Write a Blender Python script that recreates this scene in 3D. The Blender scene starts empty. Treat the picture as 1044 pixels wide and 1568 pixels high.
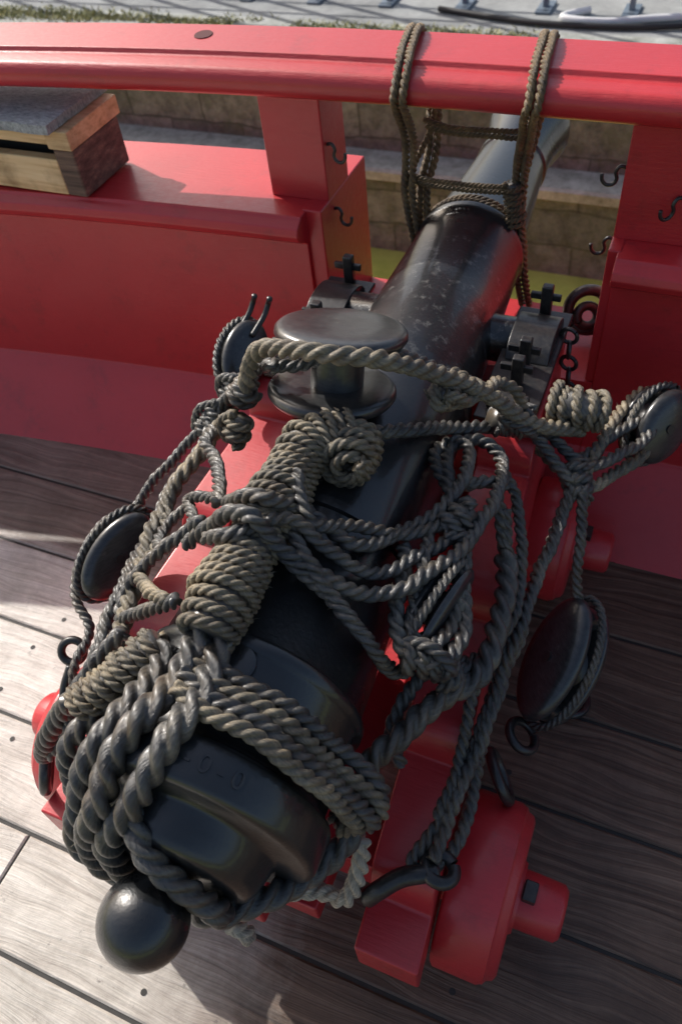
import bpy, bmesh, math, random
from mathutils import Vector, Matrix, noise
random.seed(4)
C=bpy.context; V=Vector
# ---------------------------------------------------------------- materials
def newmat(name,col,rough=.4,coat=0,metal=0):
    m=bpy.data.materials.new(name); m.use_nodes=True
    nt=m.node_tree; b=nt.nodes['Principled BSDF']
    b.inputs['Base Color'].default_value=(*col,1); b.inputs['Roughness'].default_value=rough
    b.inputs['Coat Weight'].default_value=coat; b.inputs['Metallic'].default_value=metal
    return m,nt,b
def N(nt,t,**k):
    n=nt.nodes.new(t)
    for a,v in k.items(): setattr(n,a,v)
    return n
def ramp(nt,src,stops):
    r=N(nt,'ShaderNodeValToRGB'); e=r.color_ramp.elements
    while len(e)<len(stops): e.new(.5)
    for q,(p,c) in zip(e,stops): q.position=p; q.color=(*c,1)
    nt.links.new(src,r.inputs[0]); return r.outputs[0]
def noi(nt,vec,scale,detail=4,rough=.55):
    n=N(nt,'ShaderNodeTexNoise'); n.inputs['Scale'].default_value=scale; n.inputs['Detail'].default_value=detail; n.inputs['Roughness'].default_value=rough
    nt.links.new(vec,n.inputs['Vector']); return n.outputs[0]
def mapp(nt,vec,sc):
    n=N(nt,'ShaderNodeMapping'); n.inputs['Scale'].default_value=sc; nt.links.new(vec,n.inputs[0]); return n.outputs[0]
def mix(nt,f,a,b,blend='MIX'):
    n=N(nt,'ShaderNodeMix',data_type='RGBA',blend_type=blend)
    for s,v in ((0,f),(6,a),(7,b)):
        if isinstance(v,(int,float)): n.inputs[s].default_value=v
        elif isinstance(v,tuple): n.inputs[s].default_value=(*v,1)
        else: nt.links.new(v,n.inputs[s])
    return n.outputs[2]
def bump(nt,b,h,st,dist=.002,prev=None):
    n=N(nt,'ShaderNodeBump'); n.inputs['Strength'].default_value=st; n.inputs['Distance'].default_value=dist
    nt.links.new(h,n.inputs['Height'])
    if prev: nt.links.new(prev,n.inputs['Normal'])
    nt.links.new(n.outputs[0],b.inputs['Normal']); return n.outputs[0]
def coord(nt): return N(nt,'ShaderNodeTexCoord').outputs['Object']
def math_(nt,op,a,b=None):
    n=N(nt,'ShaderNodeMath',operation=op)
    for i,v in enumerate((a,b)):
        if v is None: continue
        if isinstance(v,(int,float)): n.inputs[i].default_value=v
        else: nt.links.new(v,n.inputs[i])
    return n.outputs[0]

RED,nt,b=newmat('red_paint',(.5,.03,.04),.45,.45)
b.inputs['Coat Roughness'].default_value=.22
c=coord(nt); n1=noi(nt,c,3,6); n2=noi(nt,c,60,4,.7)
col=ramp(nt,n1,[(.25,(.43,.018,.024)),(.75,(.56,.030,.036))])
sp=ramp(nt,n2,[(.66,(0,0,0)),(.76,(1,1,1))])
col=mix(nt,math_(nt,'MULTIPLY',sp,.22),col,(.62,.16,.14))
grime=ramp(nt,noi(nt,c,9,7,.75),[(.55,(0,0,0)),(.75,(1,1,1))])
col=mix(nt,math_(nt,'MULTIPLY',grime,.5),col,(.17,.02,.02))
nt.links.new(col,b.inputs['Base Color'])
nt.links.new(ramp(nt,n2,[(.3,(.38,)*3),(.8,(.6,)*3)]),b.inputs['Roughness'])
p=bump(nt,b,noi(nt,mapp(nt,c,(4,30,30)),6,4),.4,.002); bump(nt,b,n2,.3,.001,p)

BLK,nt,b=newmat('black_gun_paint',(.012,.013,.015),.3,.6)
b.inputs['Coat Roughness'].default_value=.13
c=coord(nt); n1=noi(nt,c,5,5); n2=noi(nt,c,140,4,.65); n3=noi(nt,c,38,8,.74)
col=ramp(nt,n1,[(.3,(.007,.008,.009)),(.75,(.020,.021,.022))])
sx=N(nt,'ShaderNodeSeparateXYZ'); nt.links.new(c,sx.inputs[0])
band=ramp(nt,math_(nt,'SUBTRACT',sx.outputs['Y'],1.0),[(.05,(0,0,0)),(.2,(1,1,1)),(.50,(1,1,1)),(.62,(0,0,0))])
fl=ramp(nt,n3,[(.54,(0,0,0)),(.64,(1,1,1))])
f=math_(nt,'MULTIPLY',math_(nt,'MULTIPLY',fl,band),.5)
col=mix(nt,f,col,(.20,.195,.18))
fl2=ramp(nt,n3,[(.66,(0,0,0)),(.71,(1,1,1))])
col=mix(nt,math_(nt,'MULTIPLY',fl2,.35),col,(.10,.085,.07))
nt.links.new(col,b.inputs['Base Color'])
nt.links.new(ramp(nt,n1,[(.3,(.24,)*3),(.7,(.42,)*3)]),b.inputs['Roughness'])
p=bump(nt,b,n2,.5,.0014); bump(nt,b,n3,.4,.002,p)

IRON,nt,b=newmat('black_iron',(.014,.014,.016),.36,.2)
c=coord(nt); n2=noi(nt,c,90,5,.7)
nt.links.new(ramp(nt,n2,[(.35,(.010,.010,.012)),(.7,(.038,.034,.03))]),b.inputs['Base Color']); bump(nt,b,n2,.5,.0015)
BLOCKM,nt,b=newmat('tarred_block_wood',(.02,.02,.022),.3,.5)
b.inputs['Coat Roughness'].default_value=.2
c=coord(nt); n2=noi(nt,mapp(nt,c,(20,20,80)),3,5,.7); n4=noi(nt,c,40,7,.75)
col=ramp(nt,n2,[(.3,(.014,.015,.016)),(.75,(.05,.05,.05))])
col=mix(nt,math_(nt,'MULTIPLY',ramp(nt,n4,[(.6,(0,0,0)),(.68,(1,1,1))]),.5),col,(.13,.12,.10))
nt.links.new(col,b.inputs['Base Color']); bump(nt,b,n4,.35,.0015)

def ropemat(name,lo,mid,hi,rough=.6,coat=0,stain=(.10,.065,.035)):
    m,nt,b=newmat(name,mid,rough,coat)
    b.inputs['Coat Roughness'].default_value=.3
    uv=N(nt,'ShaderNodeTexCoord').outputs['UV']; c=coord(nt)
    fib=noi(nt,mapp(nt,uv,(7,9,1)),1,5,.72)
    big=noi(nt,c,11,7,.75)
    col=ramp(nt,big,[(.32,lo),(.5,mid),(.66,hi)])
    col=mix(nt,ramp(nt,noi(nt,c,17,5,.7),[(.5,(0,0,0)),(.66,(.75,.75,.75))]),col,stain)
    col=mix(nt,.85,col,ramp(nt,fib,[(.33,(.25,.25,.25)),(.68,(1.6,1.54,1.45))]),'MULTIPLY')
    nt.links.new(col,b.inputs['Base Color'])
    nt.links.new(ramp(nt,fib,[(.3,(rough-.12,)*3),(.7,(rough+.15,)*3)]),b.inputs['Roughness'])
    b.inputs['Specular IOR Level'].default_value=.7
    bump(nt,b,fib,1,.003); return m
ROPE=ropemat('tarred_rope',(.026,.027,.028),(.060,.060,.058),(.17,.15,.115),.36,.4,(.085,.06,.035))
ROPE2=ropemat('tarred_rope_worn',(.06,.056,.048),(.20,.172,.12),(.38,.31,.20),.48,.12,(.13,.09,.05))
HEMP=ropemat('hemp_rope',(.06,.04,.02),(.15,.098,.042),(.27,.18,.08),.6,0,(.07,.045,.025))
PALE=ropemat('pale_rope',(.38,.33,.26),(.5,.44,.34),(.6,.54,.44),.8,0,(.35,.28,.2))
HAIR,_,_=newmat('rope_fibre',(.18,.155,.11),.6)

WOOD,nt,b=newmat('weathered_deck_plank',(.3,.24,.18),.55)
g=N(nt,'ShaderNodeNewGeometry'); rnd=g.outputs['Random Per Island']
c=coord(nt)
cmb=N(nt,'ShaderNodeCombineXYZ'); nt.links.new(math_(nt,'MULTIPLY',rnd,37.),cmb.inputs[0]); nt.links.new(math_(nt,'MULTIPLY',rnd,11.),cmb.inputs[1])
add=N(nt,'ShaderNodeVectorMath',operation='ADD'); nt.links.new(c,add.inputs[0]); nt.links.new(cmb.outputs[0],add.inputs[1])
c2=add.outputs[0]
wn=N(nt,'ShaderNodeTexNoise'); wn.inputs['Scale'].default_value=2.2; wn.inputs['Detail'].default_value=2; nt.links.new(mapp(nt,c2,(1,3,1)),wn.inputs['Vector'])
sc=N(nt,'ShaderNodeVectorMath',operation='SCALE'); nt.links.new(wn.outputs['Color'],sc.inputs[0]); sc.inputs['Scale'].default_value=.09
ad2=N(nt,'ShaderNodeVectorMath',operation='ADD'); nt.links.new(c2,ad2.inputs[0]); nt.links.new(sc.outputs[0],ad2.inputs[1]); c3=ad2.outputs[0]
grain=noi(nt,mapp(nt,c3,(.9,42,1)),1.6,6,.62)
fine=noi(nt,mapp(nt,c3,(4,190,1)),2,5,.7)
blot=noi(nt,c,2.6,7,.7)
sunlit_wood=ramp(nt,grain,[(.25,(.34,.30,.26)),(.45,(.60,.56,.50)),(.75,(.76,.73,.67))])  # plank tone for the sunlit side, brightness painted into the colour
shaded_wood=ramp(nt,grain,[(.25,(.034,.020,.014)),(.48,(.125,.078,.052)),(.78,(.27,.185,.13))])  # plank tone for the shaded side, gun shadow painted into the colour
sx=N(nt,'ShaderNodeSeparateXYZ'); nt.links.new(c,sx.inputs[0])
shade_mask=math_(nt,'ADD',math_(nt,'MULTIPLY',sx.outputs['X'],1.2),math_(nt,'MULTIPLY',blot,.9))  # painted sun-to-shade change across the deck, left to right, broken by noise
shade_mask=ramp(nt,math_(nt,'ADD',shade_mask,.8),[(.45,(0,0,0)),(.9,(1,1,1))])
wall_shade=ramp(nt,math_(nt,'ADD',math_(nt,'MULTIPLY',math_(nt,'SUBTRACT',sx.outputs['Y'],.92),3),math_(nt,'MULTIPLY',blot,.3)),[(.1,(0,0,0)),(.3,(.8,.8,.8))])  # bulwark's shadow strip painted into the plank colour
shade_mask=math_(nt,'MAXIMUM',shade_mask,wall_shade)
col=mix(nt,shade_mask,sunlit_wood,shaded_wood)
col=mix(nt,.65,col,ramp(nt,fine,[(.3,(.5,.48,.46)),(.65,(1.2,1.2,1.2))]),'MULTIPLY')
col=mix(nt,.75,col,ramp(nt,noi(nt,c,5,8,.78),[(.3,(.5,.48,.46)),(.6,(1.15,1.15,1.15))]),'MULTIPLY')
col=mix(nt,.8,col,ramp(nt,rnd,[(0,(.78,.77,.75)),(1,(1.1,1.1,1.1))]),'MULTIPLY')
dirt=ramp(nt,noi(nt,c,30,6,.78),[(.61,(0,0,0)),(.70,(1,1,1))])
col=mix(nt,math_(nt,'MULTIPLY',dirt,.65),col,(.06,.05,.045))
redsp=ramp(nt,noi(nt,c,75,3,.6),[(.75,(0,0,0)),(.78,(1,1,1))])
col=mix(nt,math_(nt,'MULTIPLY',redsp,.5),col,(.45,.06,.05))
nt.links.new(col,b.inputs['Base Color'])
nt.links.new(ramp(nt,fine,[(.3,(.34,)*3),(.7,(.56,)*3)]),b.inputs['Roughness'])
p=bump(nt,b,fine,.8,.002); bump(nt,b,grain,.8,.004,p)
CAULK,nt,b=newmat('deck_caulk',(.03,.028,.025),.7)
bump(nt,b,noi(nt,coord(nt),60,4),.6,.003)
BOXW,nt,b=newmat('raw_timber',(.5,.33,.15),.6)
c=coord(nt); gr=noi(nt,mapp(nt,c,(1.2,14,26)),2,6,.65)
col=ramp(nt,gr,[(.3,(.40,.24,.10)),(.5,(.66,.48,.25)),(.75,(.78,.62,.37))])
col=mix(nt,.8,col,ramp(nt,noi(nt,c,8,5),[(.33,(.5,.45,.4)),(.5,(1.1,1.1,1.1))]),'MULTIPLY'); nt.links.new(col,b.inputs['Base Color'])
BOXD,nt,b=newmat('aged_end_timber',(.12,.08,.06),.7)
c=coord(nt); n1=noi(nt,mapp(nt,c,(1,8,20)),3,6,.7)
nt.links.new(ramp(nt,n1,[(.3,(.04,.025,.02)),(.55,(.14,.09,.065)),(.8,(.34,.23,.15))]),b.inputs['Base Color']); bump(nt,b,n1,.6,.003)
FELT,nt,b=newmat('roofing_felt',(.12,.13,.13),.95)
c=coord(nt); n1=noi(nt,mapp(nt,c,(1,2.5,1)),60,6,.85)
nt.links.new(ramp(nt,n1,[(.3,(.13,.145,.15)),(.7,(.62,.68,.68))]),b.inputs['Base Color']); bump(nt,b,n1,1,.006)
STONE,nt,b=newmat('quay_stone',(.2,.18,.12),.9)
c=coord(nt)
sx=N(nt,'ShaderNodeSeparateXYZ'); nt.links.new(c,sx.inputs[0]); cb=N(nt,'ShaderNodeCombineXYZ'); nt.links.new(sx.outputs[0],cb.inputs[0]); nt.links.new(math_(nt,'ADD',sx.outputs[2],.25),cb.inputs[1])
wn=N(nt,'ShaderNodeTexNoise'); wn.inputs['Scale'].default_value=3; nt.links.new(c,wn.inputs['Vector'])
sc=N(nt,'ShaderNodeVectorMath',operation='SCALE'); nt.links.new(wn.outputs['Color'],sc.inputs[0]); sc.inputs['Scale'].default_value=.09
ad=N(nt,'ShaderNodeVectorMath',operation='ADD'); nt.links.new(cb.outputs[0],ad.inputs[0]); nt.links.new(sc.outputs[0],ad.inputs[1])
br=N(nt,'ShaderNodeTexBrick'); nt.links.new(ad.outputs[0],br.inputs['Vector'])
br.inputs['Scale'].default_value=1; br.inputs['Brick Width'].default_value=.62; br.inputs['Row Height'].default_value=.25; br.inputs['Mortar Size'].default_value=.014; br.inputs['Mortar Smooth'].default_value=1
br.inputs['Color1'].default_value=(.27,.28,.25,1); br.inputs['Color2'].default_value=(.17,.18,.16,1); br.inputs['Mortar'].default_value=(.10,.105,.085,1)
n1=noi(nt,c,9,9,.78); n2=noi(nt,mapp(nt,c,(2,3,2)),2,6,.7)
col=mix(nt,.95,br.outputs['Color'],ramp(nt,n1,[(.3,(.3,.3,.3)),(.7,(1.5,1.5,1.48))]),'MULTIPLY')
col=mix(nt,ramp(nt,n2,[(.48,(0,0,0)),(.66,(.6,.6,.6))]),col,(.11,.13,.055))
nt.links.new(col,b.inputs['Base Color']); p=bump(nt,b,n1,.9,.04); bump(nt,b,br.outputs['Fac'],-.5,.02,p)
CONC,nt,b=newmat('quay_ledge_stone',(.45,.45,.42),.9)
c=coord(nt); nt.links.new(ramp(nt,noi(nt,c,8,8,.75),[(.3,(.15,.16,.13)),(.7,(.48,.49,.46))]),b.inputs['Base Color'])
PAVE,nt,b=newmat('quay_paving',(.36,.36,.34),.9)
c=coord(nt); nt.links.new(ramp(nt,noi(nt,c,3,8,.75),[(.3,(.16,.165,.165)),(.7,(.36,.37,.36))]),b.inputs['Base Color'])
WAT,nt,b=newmat('algae_water',(.34,.38,.05),.35)
c=coord(nt); nt.links.new(ramp(nt,noi(nt,c,2,6,.7),[(.3,(.26,.29,.05)),(.7,(.50,.52,.13))]),b.inputs['Base Color']); bump(nt,b,noi(nt,c,5,3),.1,.02)
GRASS,nt,b=newmat('grass',(.09,.11,.03),.9)
nt.links.new(ramp(nt,noi(nt,coord(nt),12,4),[(.3,(.16,.18,.06)),(.7,(.45,.42,.2))]),b.inputs['Base Color'])
STEEL,_,_=newmat('fence_steel',(.16,.2,.24),.4,0,.3)
WHITE,_,_=newmat('white_rubber',(.7,.7,.7),.5)
DARK,_,_=newmat('dark_rubber',(.02,.02,.02),.5)
DRED,_,_=newmat('dark_hole_paint',(.08,.01,.012),.8)

# ---------------------------------------------------------------- helpers
def empty(name):
    o=bpy.data.objects.new(name,None); C.collection.objects.link(o); return o
def mesh(name,bm,m,par=None,smooth=False,bev=0):
    bmesh.ops.recalc_face_normals(bm,faces=bm.faces)
    me=bpy.data.meshes.new(name); bm.to_mesh(me); bm.free(); me.materials.append(m)
    if smooth: me.polygons.foreach_set('use_smooth',[True]*len(me.polygons))
    o=bpy.data.objects.new(name,me); C.collection.objects.link(o)
    if par: o.parent=par
    if bev:
        k=o.modifiers.new('bevel','BEVEL'); k.width=bev; k.segments=3; k.limit_method='ANGLE'; k.angle_limit=.5
        me.polygons.foreach_set('use_smooth',[True]*len(me.polygons))
        w=o.modifiers.new('wn','WEIGHTED_NORMAL'); w.keep_sharp=False
    return o
def lathe(name,prof,o,ax,m,par=None,n=64,sx=1,sy=1,up=None):
    o=V(o);ax=V(ax).normalized()
    if up is None: up=V((0,0,1)) if abs(ax.z)<.9 else V((1,0,0))
    w=V(up); w=(w-ax*w.dot(ax)).normalized(); u=w.cross(ax)
    bm=bmesh.new();rings=[]
    for s,r in prof:
        rings.append([bm.verts.new(o+ax*s+(u*math.cos(2*math.pi*i/n)*sx+w*math.sin(2*math.pi*i/n)*sy)*max(r,1e-4)) for i in range(n)])
    for a,b_ in zip(rings,rings[1:]):
        for i in range(n):bm.faces.new((a[i],a[(i+1)%n],b_[(i+1)%n],b_[i]))
    ob=mesh(name,bm,m,par,True)
    k=ob.modifiers.new('es','EDGE_SPLIT'); k.split_angle=math.radians(50)
    return ob
def box(name,x0,x1,y0,y1,z0,z1,m,par=None,bev=.004):
    bm=bmesh.new();bmesh.ops.create_cube(bm,size=1)
    for v in bm.verts:v.co=V(((x0+x1)/2+v.co.x*(x1-x0),(y0+y1)/2+v.co.y*(y1-y0),(z0+z1)/2+v.co.z*(z1-z0)))
    return mesh(name,bm,m,par,bev=bev)
def extr(name,poly,x0,x1,m,par=None,bev=0,nx=1,dy=None):
    bm=bmesh.new(); rings=[]
    for k in range(nx+1):
        t=k/nx; R=[]
        for y,z in poly:
            a=x0(y) if callable(x0) else x0; b_=x1(y) if callable(x1) else x1
            x=a+(b_-a)*t; R.append(bm.verts.new((x,y+(dy(x) if dy else 0),z)))
        rings.append(R)
    n=len(poly);bm.faces.new(rings[0]);bm.faces.new(rings[-1])
    for A,B in zip(rings,rings[1:]):
        for i in range(n):bm.faces.new((A[i],A[(i+1)%n],B[(i+1)%n],B[i]))
    return mesh(name,bm,m,par,bev=bev)
def smoothpath(pts,step,closed=False):
    P=[V(p) for p in pts]; n=len(P); out=[]
    if closed: get=lambda i:P[i%n]; seg=n
    else: get=lambda i:P[i] if 0<=i<n else (P[0]*2-P[1] if i<0 else P[-1]*2-P[-2]); seg=n-1
    dense=[]
    for i in range(seg):
        a,b_,c_,d=get(i-1),get(i),get(i+1),get(i+2)
        for k in range(24):
            t=k/24; dense.append(.5*((2*b_)+(c_-a)*t+(2*a-5*b_+4*c_-d)*t*t+(3*b_-a-3*c_+d)*t**3))
    dense.append(get(seg) if not closed else dense[0].copy())
    out=[dense[0]]; acc=0
    for p,q in zip(dense,dense[1:]):
        L=(q-p).length
        if L<1e-9: continue
        while acc+L>=step:
            t=(step-acc)/L; p=p.lerp(q,t); out.append(p.copy()); L=(q-p).length; acc=0
            if L<1e-9: break
        acc+=L
    return out
def frames(P):
    T=[(P[min(i+1,len(P)-1)]-P[max(i-1,0)]).normalized() for i in range(len(P))]
    u=T[0].orthogonal().normalized(); F=[]
    for t in T:
        u=(u-t*u.dot(t)).normalized(); F.append((t,u,t.cross(u)))
    return F
NS=18
def lobed(a):
    best=0
    for k in range(3):
        d=a-k*2*math.pi/3; c_=.5*math.cos(d); s_=.5**2-(.5*math.sin(d))**2
        if s_>0: best=max(best,c_+math.sqrt(s_))
    return max(best,.5)
LOB=[lobed(2*math.pi*i/NS+.0) for i in range(NS)]
hairs=bmesh.new()
hr=random.Random(77)
def tube(name,pts,r,m,par=None,lay=True,closed=False,wob=0,step=None,raw=None):
    step=step or (r*.27 if lay else r*.5)
    P=raw if raw else smoothpath(pts,step,closed)
    if wob:
        P=[p+noise.noise_vector(p*14)*wob+noise.noise_vector(p*45)*wob*.25 for p in P]
    F=frames(P); bm=bmesh.new(); uvl=bm.loops.layers.uv.new('UVMap'); ns=NS if lay else 14; rings=[]
    pitch=r*4.9; L=0; us=[]; uo=hr.random()*50
    for i,(p,(t,u,w)) in enumerate(zip(P,F)):
        if i: L+=(P[i]-P[i-1]).length
        tw=-2*math.pi*L/pitch if lay else 0; us.append(L/r*.1)
        rr=r*(1+.10*noise.noise(p*50)) if lay else r
        R=[]
        for k in range(ns):
            a=2*math.pi*k/ns; q=rr*(LOB[k] if lay else 1)
            R.append(bm.verts.new(p+(u*math.cos(a+tw)+w*math.sin(a+tw))*q))
        rings.append(R)
        if lay and hr.random()<.20:
            a=hr.random()*6.283; d=u*math.cos(a)+w*math.sin(a); s0=p+d*r*.9
            h=hr.uniform(.003,.012); tip=s0+d*h*.6+t*h*hr.uniform(-1,1)+V((hr.uniform(-.3,.3),hr.uniform(-.3,.3),hr.uniform(-.3,.3)))*h
            sd=t.cross(d)*.00035+t*.0002
            hairs.faces.new((hairs.verts.new(s0-sd),hairs.verts.new(s0+sd),hairs.verts.new(tip)))
    tws=[-u_*10/4.9*3 for u_ in us]
    for i,(A,B) in enumerate(zip(rings,rings[1:])):
        for k in range(ns):
            f=bm.faces.new((A[k],A[(k+1)%ns],B[(k+1)%ns],B[k]))
            for l,(j,vv) in zip(f.loops,((i,k),(i,k+1),(i+1,k+1),(i+1,k))): l[uvl].uv=(us[j]+uo,vv/ns*3+tws[j])
    if not closed:
        bm.faces.new(rings[0]); bm.faces.new(rings[-1])
    return mesh(name,bm,m,par,True)
def mm(s): return [tuple(float(x)/1000 for x in q.split(',')) for q in s.split()]
def coil(name,pts,R,r,m,par,pitch=None,core=True,rfun=None,jit=.12):
    pitch=pitch or 2.02*r
    P=smoothpath(pts,.003); F=frames(P); L=(len(P)-1)*.003
    turns=L/pitch; n=int(turns*2*math.pi*R/(r*.6)); raw=[]
    for i in range(n):
        q=i/(n-1)*(len(P)-1); k=min(int(q),len(P)-2); f=q-k
        p=P[k].lerp(P[k+1],f); t,u,w=F[k]; a=2*math.pi*turns*i/(n-1)
        rr=R*(1+jit*noise.noise(V((a*.21,R*50,3)))*1.4)
        if rfun: rr*=rfun(i/(n-1))
        raw.append(p+(u*math.cos(a)+w*math.sin(a)*.92)*rr+t*(.35*r*math.sin(a*.83)))
    raw=smoothpath(raw,r*.32)
    tube(name,None,r,m,par,raw=raw)
    if core: tube(name+'_core',pts,R*.9,ROPE,par,lay=False,step=.01)
def knot(name,p,ax,m,par,R=.024,r=.011,turns=3):
    ax=V(ax).normalized(); h=r*2*turns/2
    coil(name,[V(p)-ax*h,V(p),V(p)+ax*h],R,r,m,par,jit=.3,core=True)
    t,u,w=frames([V(p),V(p)+ax,V(p)+ax*2])[0]
    tube(name+'_cross',[V(p)-ax*h*1.2+u*R,V(p)+(u*.8+w*.7)*R*1.7,V(p)+ax*h*1.2+w*R*1.1,V(p)+ax*h*.5-u*R],r,m,par)
def torus(name,c_,ax,R,r,m,par,ell=1):
    ax=V(ax).normalized(); u=ax.orthogonal().normalized(); w=ax.cross(u)
    pts=[V(c_)+(u*math.cos(a)+w*math.sin(a)*ell)*R for a in [2*math.pi*i/12 for i in range(12)]]
    tube(name,pts,r,m,par,lay=False,closed=True,step=r*.6)

# ---------------------------------------------------------------- cannon
GO=V((-.43,.113,.65));GD=V((-.0255,1,0)).normalized()
prof=[(-.06,0)]+[(-.06*math.cos(t),.06*math.sin(t)) for t in [i*.13 for i in range(1,20)]]+[(.050,.038),(.058,.042),(.064,.065),(.066,.102),(.071,.112),(.082,.119),(.100,.125),(.118,.129),(.124,.134),(.126,.172),(.130,.180),(.136,.184),(.184,.186),(.190,.183),(.194,.176),(.198,.170),(.206,.168),(.32,.168),(.325,.172),(.33,.177),(.342,.177),(.347,.172),(.352,.166),(.6,.160),(.604,.165),(.62,.165),(.624,.159),(1.0,.150),(1.004,.155),(1.03,.155),(1.034,.147),(1.3,.139),(1.55,.130),(1.555,.135),(1.58,.135),(1.585,.122),(1.7,.114),(2.0,.092),(2.004,.097),(2.02,.097),(2.024,.092),(2.12,.096),(2.19,.110),(2.23,.117),(2.255,.114),(2.27,.10),(2.275,.09),(2.275,.055),(1.8,.05),(1.8,0)]
cannon=empty('naval_cannon')
lathe('barrel',prof,GO,GD,BLK,cannon,n=96)
for sgn in (-1,1):
    c0=GO+GD*1.28
    lathe('trunnion',[(0,.05),(.26,.05),(.265,.045),(.265,0)],c0,(sgn,0,0),BLK,cannon,32)
lathe('vent_patch',[(0,.03),(.006,.03),(.008,.026),(.008,0)],GO+GD*.30+V((.02,0,.166)),(.1,0,1),BLK,cannon,24)
for k,chh in enumerate('1-0-0'):
    tcu=bpy.data.curves.new('mark','FONT'); tcu.body=chh; tcu.size=.034; tcu.extrude=.0022; tcu.align_x='CENTER'; tcu.materials.append(BLK)
    to=bpy.data.objects.new('weight_mark',tcu); C.collection.objects.link(to); to.parent=cannon
    a=math.radians(2+7*k); u=V((1,.0255,0)).normalized(); z=V((0,0,1)); rad=u*math.sin(a)+z*math.cos(a); tg=u*math.cos(a)-z*math.sin(a)
    Mx=Matrix((tg,GD,rad)).transposed().to_4x4(); Mx.translation=GO+GD*.148+rad*.1855; to.matrix_world=Mx
# ---------------------------------------------------------------- carriage
car=empty('gun_carriage')
def quarter(y0,z0,y1,z1,n=6):
    return [(y0+(y1-y0)*(1-math.cos(math.pi/2*i/n)),z0+(z1-z0)*math.sin(math.pi/2*i/n)) for i in range(n+1)]
st=[(.24,.2),(.24,.30),(.33,.30)]+quarter(.335,.315,.375,.38)+quarter(.55,.395,.60,.47)+quarter(.79,.49,.86,.56)+quarter(1.08,.58,1.14,.65)+[(1.48,.65),(1.54,.58),(1.54,.2)]
xr=lambda y:-.165-.0635*(y-.24)
xl=lambda y:-.80+.0896*(y-.24)
extr('cheek_right',st,lambda y:xr(y)-.055,lambda y:xr(y)+.055,RED,car,bev=.005)
extr('cheek_left',st,lambda y:xl(y)-.055,lambda y:xl(y)+.055,RED,car,bev=.005)
for (yy,r,a,b_) in ((.45,.16,-1.06,.09),(1.29,.15,-1.0,.02)):
    lathe('axle',[(0,0),(0,.042),(.008,.05),(.06,.052),(b_-a-.06,.052),(b_-a-.008,.05),(b_-a,.042),(b_-a,0)],(a,yy,r),(1,0,0),RED,car,40)
    box('axle_bed',a+.22,b_-.22,yy-.06,yy+.06,.1,.21,RED,car)
    for x,s in ((a+.20,-1),(b_-.20,1)):
        lathe('truck_wheel',[(0,0),(0,r-.006),(.006,r),(.085,r),(.092,r-.004),(.095,r-.004),(.1,r-.012),(.11,r-.016),(.115,r-.026),(.115,.065),(.121,.062),(.121,0)],(x,yy,r),(s,0,0),RED,car,72)
        box('linch_pin',x+s*.135-.012,x+s*.135+.012,yy-.018,yy+.018,r-.07,r+.066,IRON,car,.003)
box('stool_bed',-.66,-.30,.27,1.2,.24,.30,RED,car)
extr('quoin',[(.22,.30),(.75,.30),(.75,.44),(.22,.40)],-.56,-.37,RED,car,bev=.006)
box('front_transom',-.66,-.27,1.36,1.46,.25,.52,RED,car)
for x in (-.238,-.697):
    box('capsquare_plate',x-.058,x+.058,1.13,1.50,.652,.664,IRON,car,.003)
    extr('capsquare_arch',[(1.31+.0,.664)]+[(1.39-.075*math.cos(a),.664+.038*math.sin(a)) for a in [math.pi*i/12 for i in range(1,12)]]+[(1.47,.664)],x-.045,x+.045,IRON,car,bev=.003)
    for yy in (1.24,1.30,1.485):
        box('eye_bolt',x-.012,x+.012,yy-.010,yy+.010,.664,.735,IRON,car,.004)
        box('forelock_key',x-.035,x+.03,yy-.005,yy+.005,.70,.715,IRON,car,.002)
    box('hinge',x-.04,x+.04,1.15,1.19,.664,.69,IRON,car,.008)
box('bolt_plate',-.222,-.168,.465,.52,.381,.386,IRON,car,.001)
for (yy,z) in ((.70,.47),(.97,.56)):
    lathe('bolt_head',[(0,.014),(.006,.013),(.008,0)],(xl(yy),yy,z),(0,0,1),IRON,car,16)
    lathe('bolt_head',[(0,.014),(.006,.013),(.008,0)],(xr(yy),yy,z),(0,0,1),IRON,car,16)
torus('carriage_ring',(-.075,.60,.30),(.8,.5,.3),.045,.010,IRON,car)
torus('carriage_ring',(-.870,.31,.34),(.8,.5,-.3),.045,.011,IRON,car)
torus('carriage_ring',(-.058,.70,.28),(.5,.2,.8),.03,.009,IRON,car)
# ---------------------------------------------------------------- ship
bend=lambda x:-.045*max(0,-x-.45)**2 if x>-3 else -.045*6.5-.23*(-x-3)
hull=empty('ship_bulwark')
wall=[(1.36,-.02),(1.40,.012),(1.565,.2),(1.575,.205),(1.575,.695),(1.566,.70),(1.56,.708),(1.545,.712),(1.532,.722),(1.526,.738),(1.532,.755),(1.545,.764),(1.552,.768),(1.556,.775),(1.86,.775),(1.86,-1.48),(1.36,-1.48)]
extr('bulwark_side',wall,-6,-.84,RED,hull,nx=30,dy=bend,bev=.003);extr('bulwark_side',wall,-.12,6,RED,hull,bev=.003)
extr('port_sill',[(1.36,-.02),(1.40,.012),(1.565,.2),(1.575,.205),(1.575,.42),(1.86,.42),(1.86,-1.48),(1.36,-1.48)],-.84,-.12,RED,hull)
box('port_jamb',-.850,-.80,1.579,1.862,.421,.777,RED,hull);box('port_jamb',-.14,-.112,1.579,1.862,.421,.777,RED,hull)
box('post',-.953,-.801,1.63,1.755,.774,1.03,RED,hull);box('post',-.139,.01,1.63,1.755,.774,1.03,RED,hull)
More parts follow.
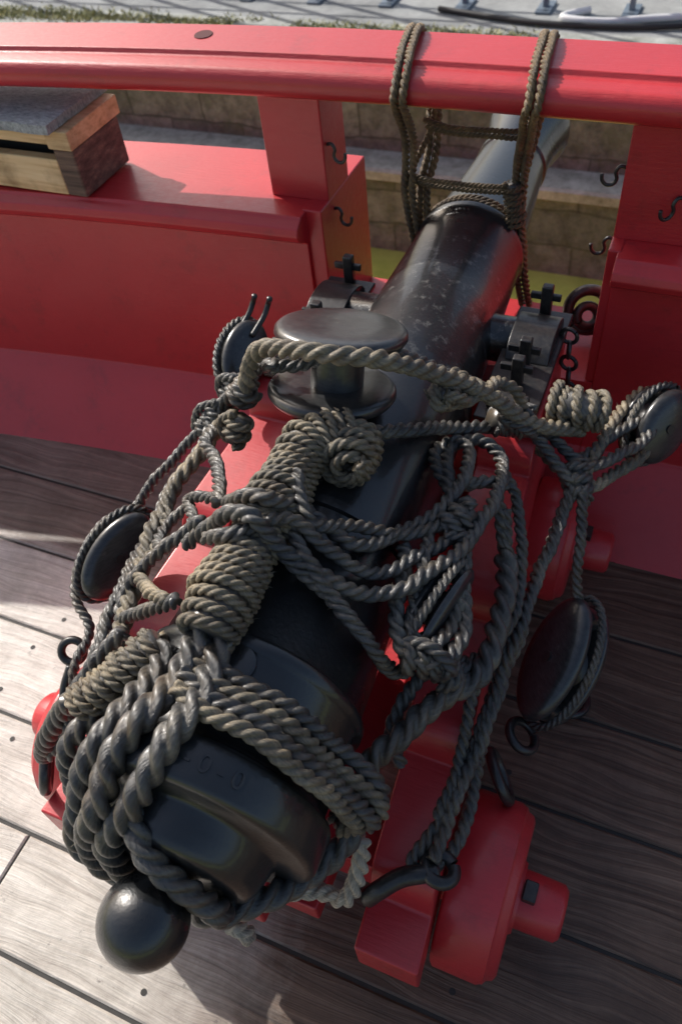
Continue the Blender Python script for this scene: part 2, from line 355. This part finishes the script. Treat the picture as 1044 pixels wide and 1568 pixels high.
for k in range(1,4):
    box('post',-.95-1.3*k,-.8-1.3*k,1.63+bend(-.9-1.3*k),1.755+bend(-.9-1.3*k),.774,1.03,RED,hull); box('post',-.14+1.3*k,.01+1.3*k,1.63,1.755,.774,1.03,RED,hull)
rail=empty('cap_rail')
bead=[(1.612-.032*math.cos(a),1.057+.032*math.sin(a)) for a in [-1.2+2.4*i/8 for i in range(9)]]
extr('rail_timber',[(1.775,1.106),(1.775,1.02),(1.64,1.02),(1.632,1.026)]+bead+[(1.632,1.089),(1.640,1.091),(1.646,1.10)],-6,6,RED,rail,nx=60,dy=lambda x:bend(x)*1.25,bev=.002)
lathe('bolt_hole',[(0,.022),(.0015,.021),(.0015,0)],(-1.10,1.695,1.1036),(0,-.046,1),DRED,rail,24)
def hook(p,d,par,s=1):
    d=V(d).normalized(); z=V((0,0,1))
    P=[V(p)+d*a*s+z*b_*s for a,b_ in ((0,0),(.012,.002),(.02,-.01),(.016,-.026),(.022,-.038),(.036,-.04),(.046,-.03),(.048,-.014))]
    tube('iron_hook',P,.0042*s,IRON,par,lay=False,step=.003)
for p,d in (((-.80,1.65,.905),(1,-.1,0)),((-.80,1.655,.745),(1,-.1,0)),((-.14,1.66,.915),(-1,-.1,0)),((-.14,1.66,.755),(-1,-.1,0)),((-.02,1.63,.88),(-.7,-.6,0))):
    hook(p,d,empty('hammock_hook'),.95)
deck=empty('ship_deck')
bm=bmesh.new()
random.seed(8)
row=0
ys=[1.44,1.16,.92,.69,.46,.24,.02]+[.02-.22*k for k in range(1,14)]
for y1,y0 in zip(ys,ys[1:]):
    if row==5: cuts=[-6,-1.02,1.6,6]
    elif row==6: cuts=[-6,-.95,2.2,6]
    else: cuts=sorted([-6,-6+random.uniform(1,3.6),-.6-random.random()*1.6+ (1.9 if row%2 else -1.0),3.0+random.random()*2,6])
    for a,b_ in zip(cuts,cuts[1:]):
        a+=.003;b_-=.003; g=.0042; e=.004
        lo=[(a,y0+g),(b_,y0+g),(b_,y1-g),(a,y1-g)]; hi=[(a+e,y0+g+e),(b_-e,y0+g+e),(b_-e,y1-g-e),(a+e,y1-g-e)]
        v=[bm.verts.new((p[0],p[1],-.02)) for p in lo]+[bm.verts.new((p[0],p[1],-.003)) for p in lo]+[bm.verts.new((p[0],p[1],0)) for p in hi]
        for o_ in (0,4):
            for k in range(4): bm.faces.new((v[o_+k],v[o_+(k+1)%4],v[o_+4+(k+1)%4],v[o_+4+k]))
        bm.faces.new(v[8:12])
    row+=1
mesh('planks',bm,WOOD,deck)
box('caulking',-6,6,-3.5,1.4,-.06,-.005,CAULK,deck,0)
bm=bmesh.new()
for y1,y0 in zip(ys,ys[1:]):
    for k in range(17):
        x=-5+k*.62+random.uniform(-.06,.06)
        for yy in (y0+.05,y1-.05):
            bmesh.ops.create_circle(bm,cap_ends=True,segments=14,radius=.0065,matrix=Matrix.Translation((x+random.uniform(-.03,.03),yy,.0008)))
mesh('bung_dots',bm,CAULK,deck)
# ---------------------------------------------------------------- background
bm=bmesh.new(); bmesh.ops.create_grid(bm,x_segments=2,y_segments=2,size=1)
for v in bm.verts: v.co=V((v.co.x*150,v.co.y*152-147,-1.5))
mesh('water',bm,WAT)
quay=empty('quay_wall')
extr('quay_face',[(4.9,-3),(4.9,-.96),(5.12,-.95),(5.12,-.30),(5.6,-.30),(5.6,-3)],-150,150,STONE,quay)
extr('quay_ledge',[(4.87,-.958),(4.87,-.90),(4.89,-.885),(5.119,-.875),(5.119,-.945)],-150,150,CONC,quay)
extr('quay_coping',[(5.09,-.299),(5.09,-.27),(5.11,-.25),(5.6,-.25),(5.6,-.299)],-150,150,CONC,quay)
extr('quay_pavement',[(5.6,-.27),(5.6,-.252),(300,-.252),(300,-.27)],-300,300,PAVE)
bm=bmesh.new()
for i in range(11000):
    x=random.uniform(-7,3.5); yy=random.gauss(5.44,.07)
    if noise.noise((x*1.3,yy*3,0))<-.05: continue
    h=random.uniform(.008,.035); a=random.random()*6.28; w=.007
    p=V((x,yy,-.25)); d=V((math.cos(a),math.sin(a),0))*w
    bm.faces.new((bm.verts.new(p-d),bm.verts.new(p+d),bm.verts.new(p+V((random.uniform(-.04,.04),random.uniform(-.04,.04),h)))))
mesh('grass',bm,GRASS)
fence=empty('metal_fence')
for k in range(30):
    x=-10+k*.55
    box('fence_post',x-.018,x+.018,5.97,6.01,-.25,.85,STEEL,fence,.003); box('fence_foot',x-.05,x+.05,5.88,6.1,-.25,-.235,STEEL,fence,.003)
for z in (-.1,.3,.8): box('fence_bar',-10,6.5,5.98,6.0,z,z+.03,STEEL,fence,.003)
hose=empty('water_hose')
tube('hose_white',[(-.1,5.95,-.23),(-.5,5.84,-.23),(-.8,5.75,-.23),(-1.05,5.80,-.23),(-.9,5.95,-.23)],.022,WHITE,hose,lay=False)
tube('hose_black',[(-.1,5.8,-.23),(-.5,5.70,-.23),(-.9,5.67,-.23),(-1.3,5.70,-.23),(-1.9,5.85,-.23)],.018,DARK,hose,lay=False)
# wooden box
wb=empty('wooden_box')
box('front_board',-2.5,-1.47,1.50,1.53,.78,.872,BOXW,wb);box('front_top_board',-2.5,-1.47,1.503,1.53,.907,.932,BOXW,wb,.002)
box('slot_back',-2.5,-1.47,1.56,1.58,.78,.93,DARK,wb)
box('end_block',-1.47,-1.41,1.498,1.70,.78,.90,BOXD,wb,.006);box('end_top',-1.475,-1.405,1.492,1.71,.902,.948,BOXW,wb,.003)
box('back_board',-2.5,-1.47,1.68,1.70,.78,.93,BOXW,wb);box('bottom',-2.5,-1.47,1.53,1.68,.78,.79,BOXW,wb)
bm=bmesh.new(); g=[[bm.verts.new((-2.55+1.115*i/40,1.468+.257*j/10+.003*math.sin(i*1.1),.972+.003*noise.noise((i*.4,j*.5,1)))) for j in range(11)] for i in range(41)]
for i in range(40):
    for j in range(10): bm.faces.new((g[i][j],g[i+1][j],g[i+1][j+1],g[i][j+1]))
bmesh.ops.recalc_face_normals(bm,faces=bm.faces)
bmesh.ops.solidify(bm,geom=bm.faces[:],thickness=.022)
mesh('felt_cover',bm,FELT,wb)
# ---------------------------------------------------------------- big double disc block on the gun
db=empty('round_rope_block')
nl=V((0,.30,.95)).normalized(); nb=V((0,.36,.93)).normalized()
for cc,nn in (((-.485,.925,.868),nl),((-.473,.960,.965),nb)):
    lathe('block_cheek',[(0,0),(0,.09),(.004,.104),(.012,.109),(.020,.108),(.025,.103),(.027,.096),(.0268,.05),(.026,.0)],V(cc)-nn*.027,nn,BLOCKM,db,72)
lathe('block_hub',[(-.06,.045),(.03,.045)],(-.48,.950,.91),nb,BLOCKM,db,32)
lathe('block_hub_base',[(-.10,.05),(-.01,.05)],(-.487,.925,.85),nb,BLOCKM,db,32)
# ---------------------------------------------------------------- pulley blocks
def block(c_,ax,nn,L,W,T):
    e=empty('pulley_block'); c_=V(c_); ax=V(ax).normalized(); nn=V(nn); nn=(nn-ax*nn.dot(ax)).normalized(); w=ax.cross(nn)
    t=T*.3
    for s in (-1,1):
        o=c_+nn*s*(T/2-t)
        lathe('cheek',[(0,0),(0,.47),(t*.15,.5),(t*.45,.495),(t*.75,.45),(t*.93,.32),(t,.0)],o,nn*s,BLOCKM,e,48,sx=W,sy=L,up=ax)
    lathe('sheave',[(-T*.16,W*.36),(-T*.05,W*.31),(T*.05,W*.31),(T*.16,W*.36)],c_,nn,IRON,e,40)
    for s in (-1,1):
        lathe('chock',[(-T*.22,0),(-T*.22,.1),(T*.22,.1),(T*.22,0)],c_+ax*s*L*.38,nn,BLOCKM,e,20,sx=W*2.4,sy=L*.9,up=ax)
    lathe('pin',[(-T*.53,0),(-T*.53,W*.08),(T*.53,W*.08),(T*.53,0)],c_,nn,IRON,e,16)
    pts=[c_+(ax*math.cos(a)*L*.53+w*math.sin(a)*W*.53) for a in [2*math.pi*i/12 for i in range(12)]]
    tube('strop',pts,.0085,ROPE,e,closed=True)
    return e
block((-.865,.665,.56),(.05,.16,.08),(.75,.2,.6),.19,.11,.07)
block((-.02,.83,.365),(.04,.2,.13),(-.5,-.2,.7),.25,.125,.10)
block((.035,1.318,.56),(.1,.3,.25),(.6,-.6,.3),.16,.12,.09)
block((-.218,.658,.70),(.04,.16,.03),(.9,-.2,-.1),.17,.10,.06)
block((-.80,1.13,.70),(.0,.25,.12),(.75,-.1,.6),.15,.10,.07)
# ---------------------------------------------------------------- ropes
bre=empty('breeching_rope')
tube('breech_right',mm('-152,853,620 -130,760,610 -134,634,600 -174,571,600 -213,498,590 -244,441,580 -244,380,560 -245,328,550 -274,271,540 -321,206,570 -364,160,590 -400,162,585 -440,172,575'),.0205,ROPE,bre,wob=.004)
tube('breech_left_a',mm('-467,430,849 -467,350,846 -478,287,853 -500,240,820 -508,192,770 -545,170,670 -538,160,590 -490,170,565 -440,172,565'),.021,ROPE,bre,wob=.003)
tube('breech_left_b',mm('-439,430,841 -425,352,848 -426,289,858 -440,240,832 -465,200,782 -500,172,710 -505,165,620 -470,170,580'),.0205,ROPE,bre,wob=.003)
tube('breech_left_c',mm('-529,413,800 -519,354,812 -523,295,822 -545,240,790 -568,195,700 -580,170,620 -550,170,560'),.0195,ROPE,bre,wob=.003)
tube('neck_turn',mm('-490,232,740 -456,196,765 -430,170,745 -396,160,715 -366,157,685 -347,160,630 -375,166,580'),.0185,ROPE,bre)
tube('breech_left_d',mm('-560,390,770 -600,330,740 -640,275,690 -650,250,620 -640,225,520 -600,230,470'),.018,ROPE,bre,wob=.003)
tube('breech_left_e',mm('-700,340,660 -740,330,600 -790,310,520 -822,308,455 -850,310,400'),.018,ROPE,bre,wob=.003)
sz=empty('breech_seizing_rope')
for k,s in enumerate(('-460,410,850 -413,390,836 -362,387,822 -302,386,780 -258,393,700 -203,380,655 -215,370,610 -280,380,560','-465,388,850 -416,367,842 -361,366,826 -301,362,786 -257,367,704 -200,365,645 -215,355,600 -280,365,550','-460,362,858 -408,345,848 -354,344,832 -299,338,790 -249,340,725 -205,345,635 -225,340,590 -280,350,545','-455,340,860 -408,325,854 -357,324,840 -303,318,804 -250,320,738 -222,332,630 -250,330,580')):
    tube('turn',mm(s),.0126,ROPE2 if k%2 else ROPE,sz,wob=.004)
served='-415,835,845 -467,791,858 -470,728,856 -464,633,856 -462,540,862 -458,462,860 -458,415,856'
coil('served_bundle',mm(served),.040,.0088,ROPE2,sz,rfun=lambda t:1.0+.10*math.sin(t*17),jit=.12)
coil('served_left',mm('-540,415,805 -585,360,775 -635,320,730'),.025,.0085,ROPE2,sz,jit=.2)
coil('served_top',mm('-392,765,850 -400,795,845 -412,835,838'),.041,.0105,ROPE2,sz,core=False,jit=.12,rfun=lambda t:min(1,.62+2.2*t))
coil('served_top_inner',mm('-390,755,852 -398,785,847 -410,825,840'),.021,.0105,ROPE2,sz,core=False,jit=.12)
tk=empty('train_tackle_rope')
T=[('left1','-588,911,900 -641,901,860 -696,893,800 -743,864,740 -798,819,680 -861,758,600',.012,ROPE),
('left2','-601,962,900 -689,904,800 -720,835,740 -746,763,700 -757,680,660 -745,584,660 -740,501,640 -733,428,600 -742,362,550 -812,303,450',.014,ROPE),
('left2b','-640,960,870 -705,915,780 -735,850,715 -762,775,680 -778,700,640 -770,590,630 -760,505,615 -760,430,570 -780,350,480',.012,ROPE),
('left3','-684,874,780 -715,802,740 -739,716,700 -715,603,700 -684,506,700 -652,416,710 -640,350,700',.017,ROPE2),
('left4','-839,722,600 -911,715,580 -935,650,550 -906,567,520 -857,532,500 -860,475,470 -864,429,420 -892,379,360 -870,330,340',.011,ROPE),
('left5','-700,850,770 -680,800,790 -640,760,800 -590,690,830 -560,640,850',.013,ROPE),
('left6','-560,600,850 -610,590,800 -660,560,760 -700,520,700 -690,480,690 -620,470,760 -540,470,830',.013,ROPE),
('left7','-655,690,760 -690,650,720 -670,600,740 -620,590,790 -600,620,810 -640,670,790 -560,650,850',.011,ROPE),
('left8','-740,720,700 -700,640,700 -690,560,720 -620,500,780 -560,470,820',.013,ROPE2),
('left9','-620,430,770 -660,380,720 -700,350,660 -720,330,590 -700,300,520 -660,260,480',.015,ROPE),
('top','-645,888,820 -625,878,870 -600,872,930 -560,862,975 -470,838,1004 -390,862,993 -335,915,945 -266,994,860 -221,1050,780 -168,1102,700 -93,1194,620',.0170,ROPE2),
('topb','-600,900,895 -570,880,918 -555,900,915 -400,960,920 -340,1000,880 -290,1050,820 -240,1100,740 -190,1130,690',.013,ROPE),
('top2','-419,853,832 -374,890,814 -323,961,775 -257,1066,700 -194,1119,660',.0145,ROPE),
('loopA','-544,645,850 -500,625,900 -452,620,915 -419,664,850 -344,654,812 -294,742,765 -248,835,760 -248,948,740 -285,990,730 -312,940,732 -275,885,732 -215,914,720 -185,950,690',.0135,ROPE),
('loopB','-590,580,800 -540,590,860 -500,585,910 -446,576,925 -415,579,862 -357,585,822 -297,605,775 -244,658,762 -205,751,745 -187,877,725 -204,986,705 -254,1020,710 -292,965,730 -262,860,740 -240,811,740',.014,ROPE),
('loopC','-530,560,870 -470,560,905 -420,620,880 -370,620,835 -310,640,780 -262,700,755 -225,790,745 -225,860,735',.0125,ROPE),
('loopD','-450,700,890 -425,660,880 -395,640,855 -345,690,812 -300,720,775 -255,770,760 -240,820,745',.012,ROPE),
('diag1','-470,660,900 -436,634,866 -386,589,846 -327,559,798 -273,538,734 -253,556,670 -230,570,640',.0125,ROPE),
('diag2','-490,630,905 -451,608,885 -411,576,850 -360,569,818 -304,546,776 -263,548,690 -240,560,650',.0125,ROPE),
('bkr','-290,720,750 -280,700,745 -267,627,740 -245,575,725 -206,561,705 -169,585,700 -171,663,705 -200,743,725 -241,811,740',.0145,ROPE),
('bkr2','-262,760,755 -250,700,748 -240,627,735 -225,590,722 -195,585,712 -185,640,710 -190,720,725 -215,790,735',.0125,ROPE),
('knotR','-300,1010,830 -267,1001,845 -290,997,880 -315,956,880 -303,933,860 -268,967,845 -243,1083,800 -212,1112,760 -200,1125,700',.013,ROPE2),
('knotR2','-330,950,860 -300,975,870 -262,985,860 -258,1010,850 -290,1020,840 -310,990,845',.012,ROPE2),
('rt1','-79,1081,600 -92,969,560 -100,857,540 -101,754,520 -109,603,480 -121,482,440 -131,380,420',.0135,ROPE),
('rt2','-65,1068,600 -42,986,540 -29,940,460 -5,915,420',.012,ROPE),
('rt3','-77,1099,600 -84,1003,580 -95,904,560 -99,799,560 -104,699,520 -121,571,460 -134,450,430 -162,385,410 -150,362,395',.013,ROPE),
('rt4','-189,910,700 -152,853,620 -115,795,560 -112,713,520 -115,626,460 -108,542,400 -108,440,385 -125,375,395',.013,ROPE),
('rt5','-170,900,680 -140,830,600 -130,760,570 -135,680,545 -140,600,500 -135,520,450 -140,440,430',.012,ROPE),
('rt6','-205,980,700 -150,930,650 -125,840,600 -115,740,575 -150,640,600 -190,590,640 -205,560,690',.012,ROPE),
('rt7','-120,720,560 -160,650,590 -200,600,620 -230,540,600 -240,500,560 -210,470,520',.013,ROPE),
('rtup','-203,1154,660 -152,1119,620 -75,1091,600 -47,1230,600 -6,1387,580 70,1371,540 35,1260,540 -48,1092,580 -110,1090,600',.0145,ROPE2),
('rtup2','-190,1130,680 -140,1140,640 -60,1120,605 10,1220,590 60,1330,570 140,1400,540 300,1460,520',.0135,ROPE),
('rtup3','-215,1120,700 -150,1100,650 -90,1070,610 -100,1090,600 -60,1180,600 0,1290,590',.013,ROPE),
]
for nme,s,r,m in T: tube(nme,mm(s),r*.92,m,tk,wob=.007 if nme!='top' else .003)
for i,(p,ax,m,R,r,t) in enumerate((((-.634,.835,.80),(-.3,-.4,-.8),ROPE2,.018,.009,3),((-.64,.885,.84),(.5,.1,.6),ROPE,.020,.010,2),((-.215,1.10,.70),(.6,.7,-.5),ROPE,.024,.011,4),((-.077,1.088,.595),(.3,-.7,-.3),ROPE,.020,.011,3),((-.206,.570,.695),(.7,.2,-.2),ROPE,.020,.011,3),((-.30,.96,.86),(.2,.9,-.3),ROPE2,.020,.010,2),((-.23,.80,.745),(.5,.8,.1),ROPE,.022,.010,3),((-.19,.60,.64),(.5,-.3,-.8),ROPE,.020,.011,3),((-.72,.88,.755),(-.5,-.4,-.6),ROPE,.018,.009,4),((-.69,.93,.79),(-.5,-.2,-.6),ROPE,.020,.010,3))):
    knot('knot',p,ax,m,tk,R,r,t)
tan=empty('hemp_rope_hank'); coil('hank',mm('-155,1210,664 -110,1200,670 -62,1215,655'),.034,.0105,ROPE2,tan,jit=.3)
tube('tail_pale',mm('-374,176,450 -385,190,430 -360,250,380 -300,290,345 -249,293,360 -235,330,420 -240,360,470'),.016,PALE,tan)
tube('tail_pale2',mm('-374,176,455 -360,180,420 -366,178,395'),.014,PALE,tan)
ih=empty('tackle_hook')
tube('hook_bar',mm('-120,372,405 -145,358,410 -174,342,402 -200,318,385 -218,304,362'),.0155,IRON,ih,lay=False)
torus('hook_eye',(-.118,.378,.405),(.2,.3,.9),.024,.011,IRON,ih)
torus('shackle',(-.894,.495,.45),(.3,-.6,.7),.022,.008,IRON,ih)
tube('shackle_bar',mm('-885,470,440 -890,430,400 -870,380,350 -858,330,330'),.009,IRON,ih,lay=False)
torus('eye_ring',(0,.95,.02),(.1,.2,1),.05,.009,IRON,ih)
for dx in (0,.035): tube('tackle_prong',[(-.81+dx,1.15,.74),(-.80+dx,1.19,.76),(-.795+dx,1.21,.78),(-.785+dx,1.205,.80)],.006,IRON,ih,lay=False)
ring=empty('ring_bolt')
torus('ring',(-.175,1.75,.50),(.2,-.9,.4),.05,.014,IRON,ring);torus('ring_inner',(-.175,1.74,.49),(.3,-.8,.5),.025,.012,IRON,ring)
ch=empty('iron_chain')
for k in range(7):
    torus('link',(-.172+.004*k,1.42-.004*k,.665-.032*k),((1,.2,0) if k%2 else (.2,1,0)),.017,.0045,IRON,ch,1.0)
la=empty('muzzle_lashing_rope')
for dx,w in ((0,0),(.019,.004)):
    tube('left_leg',[(-.612+dx,1.69,.66),(-.625+dx,1.68,.78),(-.612+dx,1.655,.92),(-.602+dx,1.58,1.03),(-.60+dx,1.568,1.06),(-.605+dx,1.605,1.10),(-.615+dx,1.66,1.113),(-.63+dx,1.755,1.118),(-.632+dx,1.788,1.095),(-.625+dx,1.79,1.02),(-.60+dx,1.775,.98),(-.585+dx,1.74,.88),(-.60+dx,1.71,.78),(-.60+dx,1.71,.66)],.0092,HEMP,la,wob=.003)
    tube('right_leg',[(-.35+dx,1.69,.62),(-.372+dx,1.70,.76),(-.365+dx,1.68,.9),(-.338+dx,1.58,1.03),(-.332+dx,1.568,1.06),(-.333+dx,1.605,1.10),(-.34+dx,1.66,1.113),(-.352+dx,1.755,1.118),(-.352+dx,1.788,1.095),(-.352+dx,1.79,1.02),(-.36+dx,1.765,.96),(-.378+dx,1.72,.82),(-.36+dx,1.70,.66),(-.345+dx,1.71,.56),(-.34+dx,1.735,.50)],.0092,HEMP,la,wob=.003)
for z,y_,x0 in ((.835,1.685,-.63),(.82,1.69,-.63),(.95,1.71,-.59),(.935,1.715,-.585)):
    tube('cross_turn',[(x0,y_,z),(x0+.08,y_-.004,z-.008),(x0+.18,y_-.003,z-.006),(-.355,y_,z)],.0065,HEMP,la,wob=.003)
tube('diagonal_turn',[(-.63,1.68,.80),(-.60,1.70,.87),(-.575,1.72,.93),(-.57,1.75,1.0)],.007,HEMP,la)
cG=GO+GD*1.592
u=V((1,.0255,0)).normalized(); z=V((0,0,1))
for k in range(2):
    tube('barrel_turn',[cG+GD*.016*k+(u*math.cos(a)+z*math.sin(a))*(.128+.0) for a in [2*math.pi*i/16 for i in range(16)]],.008,HEMP,la,closed=True)
coil('lashing_knot',[(-.375,1.69,.84),(-.37,1.69,.80),(-.362,1.69,.74)],.018,.007,HEMP,la,jit=.3)
coil('lashing_knot',[(-.365,1.70,.70),(-.352,1.70,.64)],.016,.007,HEMP,la,jit=.3)
mesh('loose_fibres',hairs,HAIR,tk)
# ---------------------------------------------------------------- camera, light
cam=bpy.data.cameras.new('Camera');co=bpy.data.objects.new('Camera',cam);C.collection.objects.link(co);C.scene.camera=co
X=V((.920,.381,-.090));Y=V((-.237,.726,.646));Z=X.cross(Y).normalized();X=Y.cross(Z).normalized();Y=Z.cross(X)
M=Matrix((X,Y,Z)).transposed().to_4x4();M.translation=V((0,0,1.75));co.matrix_world=M
cam.sensor_fit='VERTICAL';cam.sensor_height=36;cam.lens=28.2;cam.clip_end=800
cam.dof.use_dof=True;cam.dof.focus_distance=1.3;cam.dof.aperture_fstop=5
w=bpy.data.worlds.new('World');C.scene.world=w;w.use_nodes=True
nt=w.node_tree;sk=nt.nodes.new('ShaderNodeTexSky');sk.sky_type='NISHITA';sk.sun_disc=False
sk.air_density=1.0;sk.dust_density=4.0;sk.ozone_density=.8
L=V((-.75,.31,.61)).normalized();el=math.asin(L.z);sk.sun_elevation=el;sk.sun_rotation=math.atan2(L.x,L.y)
nt.links.new(sk.outputs[0],nt.nodes['Background'].inputs[0]);nt.nodes['Background'].inputs[1].default_value=.15
s=bpy.data.lights.new('Sun','SUN');s.energy=5;s.angle=.009;s.color=(1,.96,.91);so=bpy.data.objects.new('Sun',s);C.collection.objects.link(so);so.rotation_euler=L.to_track_quat('Z','Y').to_euler()
C.scene.view_settings.view_transform='Standard';C.scene.view_settings.look='None';C.scene.view_settings.exposure=0
